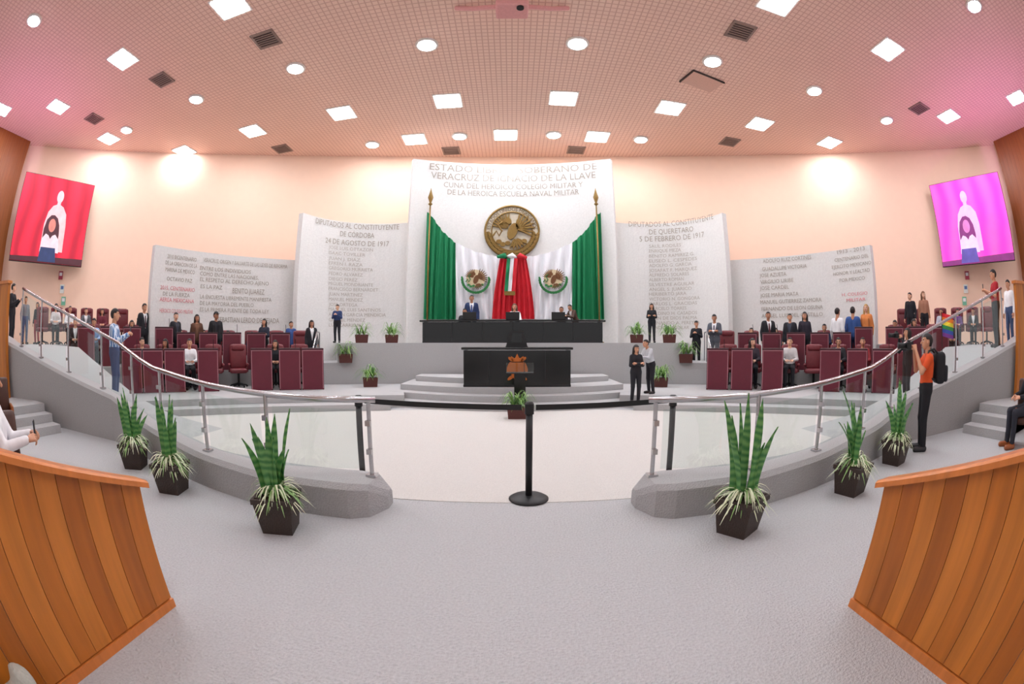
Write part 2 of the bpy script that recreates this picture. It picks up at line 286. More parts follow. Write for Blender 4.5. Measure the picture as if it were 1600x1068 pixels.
# ---------------------------------------------------------------- flag drape
fl=thing('flag_drape','giant green white and red flag cloth draped below the gold coat of arms','flag')
def topy(px): return float(np.interp(abs(px-803),[0,33,63,93,113,131,137],[404,401,394,380,362,337,333]))
def cloth(name,x0,x1,m,fold,nf,bot=499,skew=0,slant=.1,pinch=0,base=.15):
    b=MB()
    def fn(u,v):
        px=x0+(x1-x0)*u; ty=topy(px); py=ty+(bot-ty)*v; px2=px+(skew*v if (u<.5)==(skew<0) else 0); px2+=(802-px2)*pinch*(1-v)**1.5
        uu,z=AC.hit(px2,py); f=math.sin((u*nf+slant*v)*2*PI); return AC.pos(uu,z,base+fold*(f+.4*math.sin((u*nf*2.3+1)*2*PI))*(.5+.5*v))
    b.sheet(fn,72,20); return b.build(name,m,fl,True)
cloth('green_cloth',666,711,GREEN,.09,5,skew=-6); cloth('green_cloth',895,940,GREEN,.09,5,skew=6)
cloth('white_cloth',711,802,WHITE,.1,5,slant=-1.4,base=.2); cloth('white_cloth',802,895,WHITE,.1,5,slant=1.4,base=.2); cloth('red_cloth',768,836,RED,.07,8,pinch=.42,base=.4)
for px in(742,866):
    u,z=AC.hit(px,438); x,y,_=AC.pos(u,z,.38); e=MB(); eagle(e,.02,0,.58,1); e.plate(ellp(0,.02,.38,.36,20),0,-.008,2)
    for i in range(18): a=rad(178+184*i/17); e.plate(ellp(.53*math.cos(a),.53*math.sin(a),.1,.045,8,a+1.9),0,-.025,1)
    o=e.build('eagle_emblem',[mat((112,70,36),.7,0,.4,20),mat((44,124,64),.7,0,.3,20),mat((214,196,160),.7,0,.3,12)],fl); o.location=(x,y,z); o.rotation_euler=(0,0,-u/AC.R)
_,z=AC.hit(803,407)
for m,x0 in((GREEN,-.4),(WHITE,0),(RED,.4)):
    b=MB()
    b.tube([(x0-.17,16.8,z+.06),(x0*.7,16.68,z+.08),(x0+.17,16.8,z+.02)],[.06,.12,.06],10)
    b.build('bow_loop',m,fl,True)
b=MB()
for i,a in enumerate((-.26,-.12,.02)): b.sheet(lambda u,v:(a+.14*u-.1*v+.06,16.66+.03*math.sin(9*v+u*3),z-.02-1.3*v),4,10,i)
rt=b.build('ribbon_tail',[GREEN,WHITE,RED],fl,True); b=MB(); b.sheet(lambda u,v:(-.3+.42*u,16.65,z-1.32-.16*v),10,1); b.build('gold_fringe',GOLD,rt)
for px,w_ in((669,'left'),(935,'right')):
    u,z=AC.hit(px,330); x,y,_=AC.pos(u,z,.38); o=thing('flagpole','flagpole with gilded spear finial at the %s edge of the draped flag'%w_,'flagpole',(x,y,1.55))
    MB().tube([(0,0,.04),(0,0,z-1.4)],.03).build('pole',GOLD,o,True); MB().lathe([(.18,0),(.18,.03),(.05,.06)],16).build('base',GOLD,o)
    MB().lathe([(.03,0),(.09,.06),(.04,.12),(.07,.22),(.11,.34),(.05,.55),(.005,.75)],12,(0,0,z-1.42)).build('finial',GOLD,o,True)
# ---------------------------------------------------------------- dais furniture
dk=thing('dais_desk','long glossy black desk on the dais below the draped flag','desk',(0.02,15.3,1.55))
fp=MB().box((0,-.3,.36),(6.3,.06,.72)).build('front_panel',BLACK,dk); MB().rbox((0,0,.76),(6.5,.8,.06),.015).build('top',BLACK,dk)
for x in(-3.12,3.12): MB().box((x,.02,.36),(.06,.6,.72)).build('side_panel',BLACK,dk)
b=MB(); [b.box((x,-.34,.37),(.03,.02,.66)) for x in(-2.1,-1.05,0,1.05,2.1)]; b.box((0,-.34,.03),(6.3,.03,.06)); b.build('moulding',BLACKM,fp)
fd=thing('front_desk','glossy black clerk desk with copper crest on the stage steps','desk',(.13,11.15,.452))
fp=MB().box((0,-.28,.48),(2.66,.06,.88)).build('front_panel',BLACK,fd); MB().rbox((0,0,.965),(2.8,.72,.06),.015).build('top',BLACK,fd); MB().box((0,0,.03),(2.7,.64,.06)).build('plinth',BLACKM,fd)
for x in(-1.32,1.32): MB().box((x,.02,.48),(.06,.56,.88)).build('side_panel',BLACK,fd)
b=MB(); [b.box((x,-.315,.5),(.02,.012,.8)) for x in(-.7,.7)]; b.build('moulding',BLACKM,fp)
b=MB(); K=lambda p,t:b.plate(p,-.31,-.31-t)
K([(-.17,.62),(.17,.62),(.19,.4),(.1,.24),(0,.16),(-.1,.24),(-.19,.4)],.05)
for sx in(-1,1): K(ellp(sx*.2,.5,.05,.14,12,sx*.3),.04); K(ellp(sx*.16,.7,.08,.04,10,sx*.7),.04); K(ellp(sx*.16,.24,.1,.04,10,-sx*.6),.04)
K([(-.12,.64),(-.16,.78),(-.06,.72),(0,.84),(.06,.72),(.16,.78),(.12,.64)],.04); b.build('crest',COPPER,fp)
o=thing('prompter_stand','black wedge shaped screen stand on top of the clerk desk','stand',(.12,11.1,1.448))
MB().box((0,0,.015),(.56,.3,.03)).build('base',BLACKM,o); q=MB().plate([(-.27,.03),(.27,.03),(.18,.42),(-.18,.42)],-.03,.05).build('shield',BLACKM,o); MB().plate([(-.15,.12),(.15,.12),(.11,.36),(-.11,.36)],-.035,-.03).build('screen',BLACK,q)
o=thing('lectern','slim black lectern with clear acrylic top on the first stage step','lectern',(.18,9.95,.152))
MB().box((0,0,.03),(.42,.32,.06)).build('base',BLACKM,o); MB().box((0,0,.38),(.26,.2,.66)).build('column',BLACK,o); MB().box((0,0,.72),(.62,.34,.025)).build('shelf',BLACKM,o)
b=MB(); b.box((0,-.16,.84),(.62,.012,.24)); b.box((-.305,0,.84),(.012,.32,.24)); b.box((.305,0,.84),(.012,.32,.24)); b.build('acrylic_guard',GLASS,o)
MB().tube([(.1,0,.73),(.1,-.02,.95),(.08,-.08,1.05)],.008,6).build('microphone',BLACKM,o)
for i,(px,w_) in enumerate(((733,'left'),(801,'centre'),(873,'right'))):
    x=at_d(px,500,15.1).x; o=thing('laptop','dark open laptop seen from behind at the %s of the long dais desk'%w_,'laptop',(x,15.2,2.342))
    MB().box((0,.1,.01),(.46,.3,.02)).build('base',BLACKM,o); q=MB().rbox((0,-.07,.15),(.48,.02,.27),.008).build('lid',BLACKM,o); MB().box((0,-.058,.15),(.44,.004,.24)).build('screen',BLACK,q)
# ---------------------------------------------------------------- desks and chairs
def heading(x,y): return math.atan2(-x,y-.5)
pd=thing('deputy_desk','','desk',group='maroon deputies desks')
fp=MB().box((0,-.25,.54),(.58,.04,1.06)).build('front_panel',MAROON,pd); MB().rbox((0,.0,1.09),(.62,.58,.05),.012).build('top',MAROOND,pd)
for x in(-.29,.29): MB().box((x,.02,.53),(.04,.52,1.06)).build('side_panel',MAROOND,pd)
b=MB(); b.box((0,-.275,1.055),(.6,.012,.025)); [b.box((x,-.275,.54),(.02,.012,1.0)) for x in(-.285,.285)]; b.build('trim',PINKT,fp)
MB().tube([(.18,.05,1.11),(.18,.02,1.28),(.17,-.04,1.36)],.008,6).build('microphone',BLACKM,pd)
ch=thing('leather_chair','','chair',group='burgundy leather deputies chairs')
MB().rbox((0,-.02,.47),(.54,.54,.13),.05).build('seat',LEATHER,ch,True)
tl=Matrix.Rotation(-.12,3,'X'); bk=MB().rbox((0,.25,.86),(.54,.13,.7),.055,M=tl).build('backrest',LEATHER,ch,True); MB().rbox((0,.245,1.12),(.44,.15,.2),.06,M=tl).build('headrest',LEATHER,bk,True)
for x in(-.29,.29): MB().rbox((x,.0,.64),(.08,.44,.07),.025).rbox((x,.12,.52),(.05,.06,.2),.01).build('armrest',LEATHER,ch,True)
b=MB(); b.tube([(0,0,.1),(0,0,.42)],.035)
for k in range(5): a=2*PI*k/5+.3; b.tube([(0,0,.11),(.27*math.cos(a),.27*math.sin(a),.05)],[.03,.02],6); b.lathe([(.028,-.045),(.028,0)],8,(.27*math.cos(a),.27*math.sin(a),.048))
b.build('base',BLACKM,ch)
nd=nc=0
ROWS=[('left','front',12.2,13.0,[488,452,408,324,272,238,205],[468,430,372,334,296,258,222]),('right','front',12.2,13.0,[1122,1160,1208,1298,1340,1380,1418],[1138,1176,1234,1272,1310,1348,1386]),
 ('left','second',13.8,15.0,[438,400,362,325,290,256],[470,432,394,356,318,282]),('right','second',13.8,15.0,[1168,1206,1244,1281,1316,1350],[1136,1174,1212,1250,1288,1324]),
 ('left','upper',13.85,14.75,[206,170,134],[206,176,147,118]),('right','upper',13.85,14.75,[1398,1434,1470],[1398,1428,1458,1488]),
 ('left','top',None,16.4,[],[190,160,135,110,88,66]),('right','top',None,16.4,[],[1412,1442,1470,1496,1520,1542])]
for sd,row,D1,D2,dk_,ck in ROWS:
    for i,px in enumerate(dk_):
        p=at_d(px,534,D1); repeat(pd,nd,'maroon deputy desk, %s from the stage in the %s row of the %s bank'%(ORD[i],row,sd),(p.x,p.y,fz(p.x,p.y)),heading(p.x,p.y)); nd+=1
    ck2=sorted(ck,key=lambda q:abs(q-803))
    for i,px in enumerate(ck2):
        p=at_d(px,534,D2); repeat(ch,nc,'burgundy high-back chair, %s from the stage in the %s row of the %s bank'%(ORD[i],row,sd),(p.x,p.y,fz(p.x,p.y)),heading(p.x,p.y)); nc+=1
# ---------------------------------------------------------------- screens
def screen(sd,bg,bg2,w_):
    A=Vector((20.2*math.sin(rad(71.4)),20.2*math.cos(rad(71.4)))); B=Vector((20.7*math.sin(rad(60)),20.7*math.cos(rad(60))))
    c=(A+B)/2; L=(A-B).length; d=(A-B).normalized(); rz=math.atan2(d.y,d.x)
    if sd<0: c=Vector((-c.x,c.y)); rz=-rz
    o=thing('wall_screen','large %s video screen on the %s wall showing a seated speaker'%(w_,'left' if sd<0 else 'right'),'screen',(c.x,c.y,6.5),rz)
    hh=3.56; MB().box((0,.08,0),(L+.06,.12,hh+.06)).build('cabinet',BLACKM,o)
    dp=MB().box((0,0,0),(L,.03,hh)).build('display',mat(bg,.5,0,.1,2,emit=.9,kind='stripes',col2=bg2,tile=(.3,4,0)),o)
    E=lambda c:mat(c,.5,0,.3,3,emit=.42)
    pale,pal2,skn,hair,pod=(E((236,190,192)),E((228,208,216)),E((206,128,116)),E((74,36,46)),E((46,62,104))) if sd<0 else (E((240,184,232)),E((234,204,240)),E((216,126,196)),E((130,50,120)),E((96,84,168)))
    def pict(name,m,polys,y):
        b=MB(); [b.plate(p,-.016,-y) for p in polys]; b.build(name,m,dp)
    x=.25*(-sd)
    sm=lambda *pts:list(pts)
    pict('picture_figure',pale,[ellp(x,1.0,.19,.27,20),sm((x-.66,-1.3),(x+.62,-1.3),(x+.6,-.2),(x+.52,.3),(x+.3,.58),(x+.1,.66),(x+.09,.9),(x-.09,.9),(x-.1,.66),(x-.3,.58),(x-.52,.3),(x-.64,-.2))],.02)
    pict('picture_hair',hair,[sm((x-.62,-.95),(x-.6,-.4),(x-.5,-.02),(x-.3,.18),(x-.1,.2),(x+.1,.08),(x+.24,-.2),(x+.3,-.6),(x+.28,-.95))],.026)
    pict('picture_face',skn,[ellp(x-.16,-.24,.2,.28,20)],.03); pict('picture_blouse',pal2,[sm((x-.68,-1.35),(x+.4,-1.35),(x+.32,-.8),(x+.1,-.6),(x-.06,-.66),(x-.16,-.8),(x-.28,-.66),(x-.44,-.6),(x-.62,-.8))],.033)
    pict('picture_podium',pod,[sm((x-.72,-1.74),(x+.3,-1.74),(x+.2,-1.16),(x-.62,-1.16))],.037); pict('picture_desk',hair,[[(-L/2,-hh/2),(L/2,-hh/2),(L/2,-1.5),(-L/2,-1.6)]],.034)
screen(-1,(222,34,60),(160,18,44),'red'); screen(1,(240,84,178),(204,52,176),'magenta')
for sd in(-1,1):
    for i,(py,c) in enumerate(((430,(170,60,80)),(451,(230,236,230)),(470,(120,190,160)))):
        px=803+sd*708-(2*i*sd); d=ray(px,py); e=Vector((d.x,d.y)).normalized(); h=e.dot(Vector((0,-5.6))); t=h+math.sqrt(h*h+24.4**2-5.6**2); p=at_d(px,py,t)
        o=thing('wall_sign','small %s notice on the wall below the %s video screen'%(('dark red','white','green')[i],'left' if sd<0 else 'right'),'sign',p,math.atan2(p.x,-(p.y+5.6))+PI)
        MB().box((0,0,0),(.24,.03,.36)).build('plate',mat(c,.6),o); MB().box((0,-.018,.05),(.16,.008,.14)).build('pictogram',WHITE if i!=1 else mat((90,120,170)),o)
# ---------------------------------------------------------------- ceiling fittings
SQ=[(3,170),(91,166),(170,216),(192,92),(288,235),(360,8),(395,204),(534,176),(648,217),(700,157),(790,210),(880,153),(933,213),(1047,168),(1187,193),(1215,2),(1296,222),(1387,77),(1482,181),(1588,152)]
cl=thing('ceiling_light','','light',group='square ceiling lights'); q=MB().box((0,0,-.02),(1.0,1.0,.04)).build('frame',LAMPF,cl); MB().box((0,0,-.045),(.86,.86,.02)).build('diffuser',LAMP,q)
for i,(x,y) in enumerate(SQ): p=on_z(x,y,CEIL); repeat(cl,i,'square white ceiling light panel, %s from the left of the photo'%ORD[i],p)
for i,(x,y) in enumerate(((-9,-1),(0,-1),(9,-1),(-6,4),(6,4),(0,3.5))): repeat(cl,1,'square white ceiling light panel overhead behind the photo frame, %s'%ORD[i],(x,y,CEIL))
RD=[(54,31),(198,202),(307,154),(462,106),(582,225),(667,69),(718,212),(865,210),(902,67),(1001,217),(1113,95),(1272,141),(1385,187),(1521,8)]
rl=thing('round_spotlight','','light',group='round ceiling spotlights'); q=MB().lathe([(.34,0),(.34,-.05),(.26,-.06)],24).build('rim',LAMPF,rl,True); MB().lathe([(.26,-.05),(.26,-.075)],24).build('bulb',LAMP,q)
for i,(x,y) in enumerate(RD): repeat(rl,i,'round bright ceiling spotlight, %s from the left of the photo'%ORD[i],on_z(x,y,CEIL))
VT=[(147,185),(253,124),(416,61),(441,232),(705,235),(900,234),(1140,221),(1157,48),(1436,169)]
vt=thing('ceiling_vent','','vent',group='dark ceiling air vents'); b=MB(); [b.box((x,y,-.02),(w_,h,.05)) for x,y,w_,h in((-.42,0,.08,.92),(.42,0,.08,.92),(0,-.42,.92,.08),(0,.42,.92,.08))]; q=b.build('frame',VENT,vt)
b=MB(); [b.box((0,-.36+.12*k,-.025),(.76,.05,.03)) for k in range(7)]; b.build('slats',VENT,q); MB().box((0,0,-.005),(.76,.76,.01)).build('duct',DARK,q)
for i,(x,y) in enumerate(VT): repeat(vt,i,'dark square ceiling air vent, %s from the left of the photo'%ORD[i],on_z(x,y,CEIL),0,.86)
p=on_z(1097,127,CEIL); o=thing('access_hatch','ceiling access hatch left slightly open, right of centre','hatch',p,.25)
MB().box((0,0,-.03),(1.3,.8,.03)).build('flap',mat((222,180,162),.9),o); MB().box((0,-.42,-.035),(1.36,.04,.06)).box((-.67,0,-.035),(.04,.84,.06)).build('gap',DARK,o)
p=at_d(800,14,8.2); o=thing('projector','ceiling projector on a pole mount at the top centre','projector',(p.x,p.y,CEIL))
PJ=mat((226,160,156),.6); MB().tube([(0,0,0),(0,0,p.z-CEIL+.1)],.05).build('pole',PJ,o); q=MB().rbox((0,0,p.z-CEIL),(.8,.6,.26),.05).build('body',PJ,o); MB().lathe([(.09,0),(.09,.05)],16,(.2,-.2,p.z-CEIL-.18)).build('lens',BLACKM,q)
for sx in(-1,1): MB().tube([(sx*.3,0,p.z-CEIL+.1),(sx*1.0,.2,p.z-CEIL+.25),(sx*1.45,.3,-.02)],.07).build('arm',PJ,o)
# ---------------------------------------------------------------- railings, barrier
for sd in(-1,1):
    nm='left' if sd<0 else 'right'; o=thing('glass_railing','steel and glass railing on the %s sloping parapet'%nm,'railing')
    xs=[1.25+.5*i for i in range(18)]+[9.98]; MB().tube([(sd*x,mid(x),par(x,3)) for x in xs],.03,10).build('handrail',STEEL,o,True)
    ps=[1.32,2.35,3.4,4.55,5.6,6.8,8.1,9.1,9.95]
    for i,x in enumerate(ps):
        y=mid(x); z=par(x,2); q=MB().tube([(sd*x,y,z),(sd*x,y,par(x,3))],.022,8).build('post',STEEL,o); MB().box((sd*x,y,z+.012),(.1,.1,.024)).build('base_plate',STEEL,q)
        for zz in(z+.25,par(x,3)-.22): MB().box((sd*x,y-.03,zz),(.05,.05,.05)).build('clamp',STEEL,q)
        if i<len(ps)-1:
            x2=ps[i+1]; a,b_=x+.08,x2-.08
            V=[(sd*xx,mid(xx)-.01+dy,zz) for dy in(0,.012) for xx,zz in((a,par(a,2)+.06),(b_,par(b_,2)+.06),(b_,par(b_,3)-.1),(a,par(a,3)-.1))]
            MB().add(V,[[0,1,2,3],[7,6,5,4],[0,4,5,1],[1,5,6,2],[2,6,7,3],[3,7,4,0]]).build('glass_panel',GLASS,o)
    o=thing('stair_handrail','short steel handrail beside the %s dais stairs'%nm,'handrail'); q=[pol(12.6,sd*27.6)+(.3,),pol(13.6,sd*26.8)+(.95,),pol(14.6,sd*26.4)+(.95,)]
    MB().tube([(x,y,z+.95) for x,y,z in q],.025).build('rail',STEEL,o,True)
    for x,y,z in q: MB().tube([(x,y,z),(x,y,z+.95)],.02).build('post',STEEL,o)
ST=[(.167,4.15,'centre of the gateway'),(-1.66,4.45,'left side of the gateway'),(1.75,4.45,'right side of the gateway')]; sts=[]
for x,y,w_ in ST:
    o=thing('stanchion','black retractable belt stanchion at the '+w_,'stanchion',(x,y,.006),group='black belt stanchions'); sts.append(o)
    MB().lathe([(.2,0),(.2,.012),(.17,.03),(.05,.045)],28).build('base',BLACKM,o,True); q=MB().tube([(0,0,.04),(0,0,.9)],.034,14).build('pole',BLACKM,o,True); MB().lathe([(.045,.88),(.045,.98),(.03,1.0)],16).build('head',BLACKM,q)
for k in(1,2):
    dx,dy=ST[k][0]-ST[0][0],ST[k][1]-ST[0][1]; b=MB(); b.sheet(lambda u,v:(dx*(.04+.92*u),dy*(.04+.92*u),.915+.055*v-.006*math.sin(PI*u)),12,1); b.build('belt',BLACKM,sts[0])
for sd in(-1,1):
    nm='left' if sd<0 else 'right'; o=thing('wooden_barrier','varnished plank barrier with sloping cap rail at the %s foreground'%nm,'barrier',(sd*2.05,0,0)); b=MB()
    tz=lambda y:.80+.33*(1.54-y)
    ys=[1.54-.155*i for i in range(21)]
    for i,(y0,y1) in enumerate(zip(ys[:-1],ys[1:])):
        y1+=.004; x0,x1=-.03,.03; V=[(x,y,z) for x in(x0,x1) for y,z in((y0,.07),(y1,.07),(y1,tz(y1)),(y0,tz(y0)))]
        b.add(V,[[0,1,2,3],[7,6,5,4],[0,4,5,1],[1,5,6,2],[2,6,7,3],[3,7,4,0]],(i*7+i//3)%3)
    b.build('planks',WOODS,o); MB().box((0,-.02,.03),(.08,3.14,.06)).build('kick_board',WOODC,o)
    b=MB(); yy=[1.58,1.2,.6,0,-.8,-1.6]; V=[(x,y,tz(y)+z) for y in yy for x,z in((-.08,0),(.08,0),(.08,.03),(.06,.042),(-.06,.042),(-.08,.03))]
    b.add(V,[[i*6+k,i*6+(k+1)%6,(i+1)*6+(k+1)%6,(i+1)*6+k] for i in range(5) for k in range(6)]+[[0,1,2,3,4,5],[30+k for k in range(6)][::-1]]); b.build('cap_rail',WOODC,o)
# ---------------------------------------------------------------- plants
def spider(n,L,seed,w_=.012,lo=.25,hi=1.0):
    b=MB(); r=random.Random(seed)
    for i in range(n):
        a=r.uniform(0,2*PI); l=L*r.uniform(.55,1.15); up=r.uniform(lo,hi); c,s_=math.cos(a),math.sin(a); V=[]
        for k in range(7):
            t=k/6; d=l*t*.85*(1.1-.35*up); z=l*(up*t*1.7-1.15*t*t*up-.42*t*t); ww=w_*(1-t**2)+.001
            V+=[(c*d-s_*ww,s_*d+c*ww,z),(c*d+s_*ww,s_*d-c*ww,z)]
        b.add(V,[[2*k,2*k+1,2*k+3,2*k+2] for k in range(6)],r.choice((0,1,1)))
    return b
def pot(o,w_,h,m):
    b=MB(); k=.76
    ring=lambda s_,z:[(x*s_/2,y*s_/2,z) for x,y in((-1,-1),(1,-1),(1,1),(-1,1))]
    V=ring(w_*k,0)+ring(w_,h)+ring(w_*.9,h)+ring(w_*.86,h-.05); b.add(V,[[3,2,1,0]]+[[j*4+i,j*4+(i+1)%4,(j+1)*4+(i+1)%4,(j+1)*4+i] for j in range(3) for i in range(4)]+[[12,13,14,15]])
    q=b.build('pot',m,o); MB().box((0,0,h-.02),(w_*1.04,w_*1.04,.045)).build('rim',m,q); MB().box((0,0,h),(w_*.88,w_*.88,.02)).build('soil',SOIL,q)
SP=[(440,825,'left',1.04,'nearest the gateway'),(272,766,'left',1.05,'second from the gateway'),(213,729,'left',1.0,'third from the gateway'),(1152,829,'right',1.2,'nearest the gateway'),(1327,769,'right',1.1,'second from the gateway'),(1396,723,'right',1.12,'third from the gateway')]
for i,(px,py,sd,ht,w_) in enumerate(SP):
    p=on_z(px,py,0); p.y=min(p.y,par(p.x,1)-.28); r=random.Random(i+3)
    o=thing('snake_plant','tall snake plant in a brown square pot along the %s parapet, %s'%(sd,w_),'potted plant',(p.x,p.y,0),r.uniform(.1,.7),'snake plants along the parapets'); pot(o,.36,.32,POT)
    for k in range(r.randint(9,11)):
        a=r.uniform(0,2*PI); d=r.uniform(.02,.1); L=(ht-.32)*(1 if k==0 else r.uniform(.5,.97)); ln=r.uniform(.03,.26); tw=r.uniform(0,PI); bx,by=d*math.cos(a),d*math.sin(a); V=[]; n=9
        for j in range(n+1):
            t=j/n; ww=.036*min(1,(t*5+.55))*(1 if t<.6 else max(0,1-((t-.6)/.4)**1.8))+.001; q=tw+.7*t; cx,cy=bx+ln*math.cos(a)*t*t,by+ln*math.sin(a)*t*t; z=.31+L*t
            V+=[(cx-ww*math.cos(q),cy-ww*math.sin(q),z),(cx-.012*math.sin(q),cy+.012*math.cos(q),z),(cx+ww*math.cos(q),cy+ww*math.sin(q),z)]
        MB().add(V,[[3*j+k2,3*j+k2+1,3*j+k2+4,3*j+k2+3] for j in range(n) for k2 in(0,1)]).build('leaf',LEAF,o,True)
    f=spider(150,.36,i+40,.011,.1,.8).build('spider_foliage',[SPID,SPIDL],o,True); f.location=(0,0,.32)
ST_=[(565,14.2,'left edge of the dais'),(612,14.3,'dais left of the long desk'),(540,13.45,'left stair landing'),(578,12.6,'low tier left of the clerk desk'),(995,14.2,'dais right of the long desk'),(1046,14.1,'right edge of the dais'),(1072,13.45,'right stair landing'),(1033,12.6,'low tier right of the clerk desk'),(808,8.9,'floor in front of the lectern')]
for i,(px,D,w_) in enumerate(ST_):
    p=at_d(px,534,D); k=1.1 if i<8 else 1.0
    o=thing('planter','spider plant in a small planter on the '+w_,'potted plant',(p.x,p.y,fz(p.x,p.y)+(.006 if i==8 else 0)),heading(p.x,p.y),'spider plant planters',k)
    q=MB().box((0,0,.12),(.36,.26,.24),tp=1.12).build('trough',POTR,o); MB().box((0,0,.235),(.36,.25,.02)).build('soil',SOIL,q)
    b=MB()
    for x in(-.07,.07):
        s_=spider(46,.56,i*7+int(x*100),.012,.4,1.3); b.add([(v[0]+x,v[1],v[2]+.24) for v in s_.v],s_.f); b.m[-len(s_.m):]=s_.m
    b.build('foliage',[mat((76,124,56),.5,0,.25,8),mat((136,176,96),.5,0,.2,8)],o,True)
# ---------------------------------------------------------------- people
def grid(lo,hi,h): return np.stack(np.meshgrid(*[np.arange(lo[i],hi[i]+h,h) for i in range(3)],indexing='ij'),-1).astype(np.float32)
def cap(P,a,b,r0,r1):
    a=np.array(a,np.float32); ba=np.array(b,np.float32)-a; h=np.clip(((P-a)@ba)/max(float(ba@ba),1e-9),0,1); return np.linalg.norm(P-a-h[...,None]*ba,axis=-1)-(r0+(r1-r0)*h)
def ell(P,c,r):
    q=P-np.array(c,np.float32); r=np.array(r,np.float32); k0=np.linalg.norm(q/r,axis=-1); k1=np.linalg.norm(q/(r*r),axis=-1)+1e-6; return k0*(k0-1)/k1
def smin(d,e,k): h=np.clip(.5+.5*(d-e)/k,0,1); return d*(1-h)+e*h-k*h*(1-h)
def snet(f,o,h):
    s=f<0; N=f.shape; P=np.zeros((N[0]-1,N[1]-1,N[2]-1,3),np.float32); n=np.zeros(P.shape[:3],np.float32)
    sl=lambda a,d:a[d[0]:N[0]-1+d[0],d[1]:N[1]-1+d[1],d[2]:N[2]-1+d[2]]
    for ax in range(3):
        ot=[i for i in range(3) if i!=ax]
        for b in(0,1):
            for c in(0,1):
                d0=[0,0,0]; d0[ot[0]]=b; d0[ot[1]]=c; d1=list(d0); d1[ax]=1; f0=sl(f,d0); f1=sl(f,d1); m=(f0<0)!=(f1<0); t=np.where(m,f0/np.where(m,f0-f1,1),0)
                for q in range(3): P[...,q]+=m*(d0[q]+(t if q==ax else 0))
                n+=m
    act=n>0; idx=-np.ones(n.shape,int); idx[act]=np.arange(act.sum()); V=np.array(o)+(np.argwhere(act)+P[act]/n[act][:,None])*h; Q=[]
    for ax in range(3):
        a,b=[(1,2),(2,0),(0,1)][ax]; s0=np.take(s,range(N[ax]-1),ax); s1=np.take(s,range(1,N[ax]),ax); e=np.argwhere(s0!=s1)
        e=e[(e[:,a]>0)&(e[:,b]>0)&(e[:,a]<N[a]-1)&(e[:,b]<N[b]-1)]
        def g(da,db): k=e.copy(); k[:,a]-=da; k[:,b]-=db; return idx[k[:,0],k[:,1],k[:,2]]
        q=np.stack([g(1,1),g(0,1),g(0,0),g(1,0)],1); fl_=~s0[e[:,0],e[:,1],e[:,2]]; q[fl_]=q[fl_][:,::-1]; Q.append(q)
    return V,np.concatenate(Q)
def sub(V,Q,keep,it=8):
    Q=Q[keep]; u,inv=np.unique(Q,return_inverse=True); V=V[u].copy(); Q=inv.reshape(Q.shape)
    E=np.sort(np.concatenate([Q[:,[0,1]],Q[:,[1,2]],Q[:,[2,3]],Q[:,[3,0]]]),1); ue,ct=np.unique(E,axis=0,return_counts=True); B=ue[ct==1]   # smooth the open hems
    if len(B):
        dg=np.zeros(len(V)); np.add.at(dg,B[:,0],1); np.add.at(dg,B[:,1],1); m=dg>0
        for _ in range(it):
            s_=np.zeros_like(V); np.add.at(s_,B[:,0],V[B[:,1]]); np.add.at(s_,B[:,1],V[B[:,0]]); V[m]=.4*V[m]+.6*s_[m]/dg[m][:,None]
    return V,Q
lo=(-.13,-.16,-.17); h=.006; P=grid(lo,(.13,.15,.16),h); d=ell(P,(0,.012,.015),(.077,.097,.103)); d=smin(d,ell(P,(0,-.03,-.05),(.057,.06,.07)),.03)
for a,b_,r0,r1,k in(((0,-.088,.018),(0,-.112,-.02),.008,.015,.012),((-.035,-.08,.032),(.035,-.08,.032),.01,.01,.015),((-.018,-.086,-.055),(.018,-.086,-.055),.008,.008,.008)): d=smin(d,cap(P,a,b_,r0,r1),k)
for sx in(-1,1): d=smin(d,ell(P,(sx*.081,.012,-.004),(.012,.023,.033)),.006); d=np.minimum(d,cap(P,(sx*.031,-.072,.01),(sx*.031,-.0725,.01),.0115,.0115))
HV,HQ=snet(d,lo,h); fc=HV[HQ].mean(1); HM=np.zeros(len(HQ),int)
for sx in(-1,1):
    dd=np.hypot(fc[:,0]-sx*.031,(fc[:,2]-.01)*2.1); HM[(dd<.0135)&(fc[:,1]<-.07)]=1; HM[(np.hypot(fc[:,0]-sx*.031,fc[:,2]-.01)<.0066)&(fc[:,1]<-.07)]=2; HM[(abs(fc[:,0]-sx*.033)<.018)&(abs(fc[:,2]-.034+.08*abs(fc[:,0]-sx*.03))<.0042)&(fc[:,1]<-.06)]=2
HM[(abs(fc[:,0])<.022)&(abs(fc[:,2]+.054-.1*abs(fc[:,0]))<.006)&(fc[:,1]<-.08)]=3
def hairt(style):
    h=.009; lo=(-.15,-.16,-.32); P=grid(lo,(.15,.19,.17),h); d=ell(P,(0,.014,.02),(.086,.106,.112))
    if style=='long':
        for sx in(-1,1): d=smin(d,cap(P,(sx*.06,.03,.0),(sx*.08,.03,-.2),.048,.036),.04)
        d=smin(d,cap(P,(0,.08,.0),(0,.085,-.22),.06,.05),.05)
    if style=='bun': d=smin(d,cap(P,(0,.12,.06),(0,.13,.06),.045,.045),.02)
    V,Q=snet(d,lo,h); c=V[Q].mean(1)
    if style=='long': k=~((c[:,1]<-.03)&(c[:,2]<.066)&(abs(c[:,0])<.085))
    else: k=(c[:,2]>.07)|((c[:,1]>-.03)&(c[:,2]>.035))|((c[:,1]>.035)&(c[:,2]>-.07))
    V,Q=sub(V,Q,k,5)
    if style=='cap':
        V=V*1.06; n=len(V); a=[(.085*math.cos(t),-.07-.09*math.sin(t),.062) for t in np.linspace(0,PI,9)]; a+=[(x,y,z+.012) for x,y,z in a]; V=np.vstack([V,a]); return V,list(Q)+[list(range(n,n+9))[::-1],list(range(n+9,n+18))]+[[n+i,n+i+1,n+10+i,n+9+i] for i in range(8)]
    return V,list(Q)
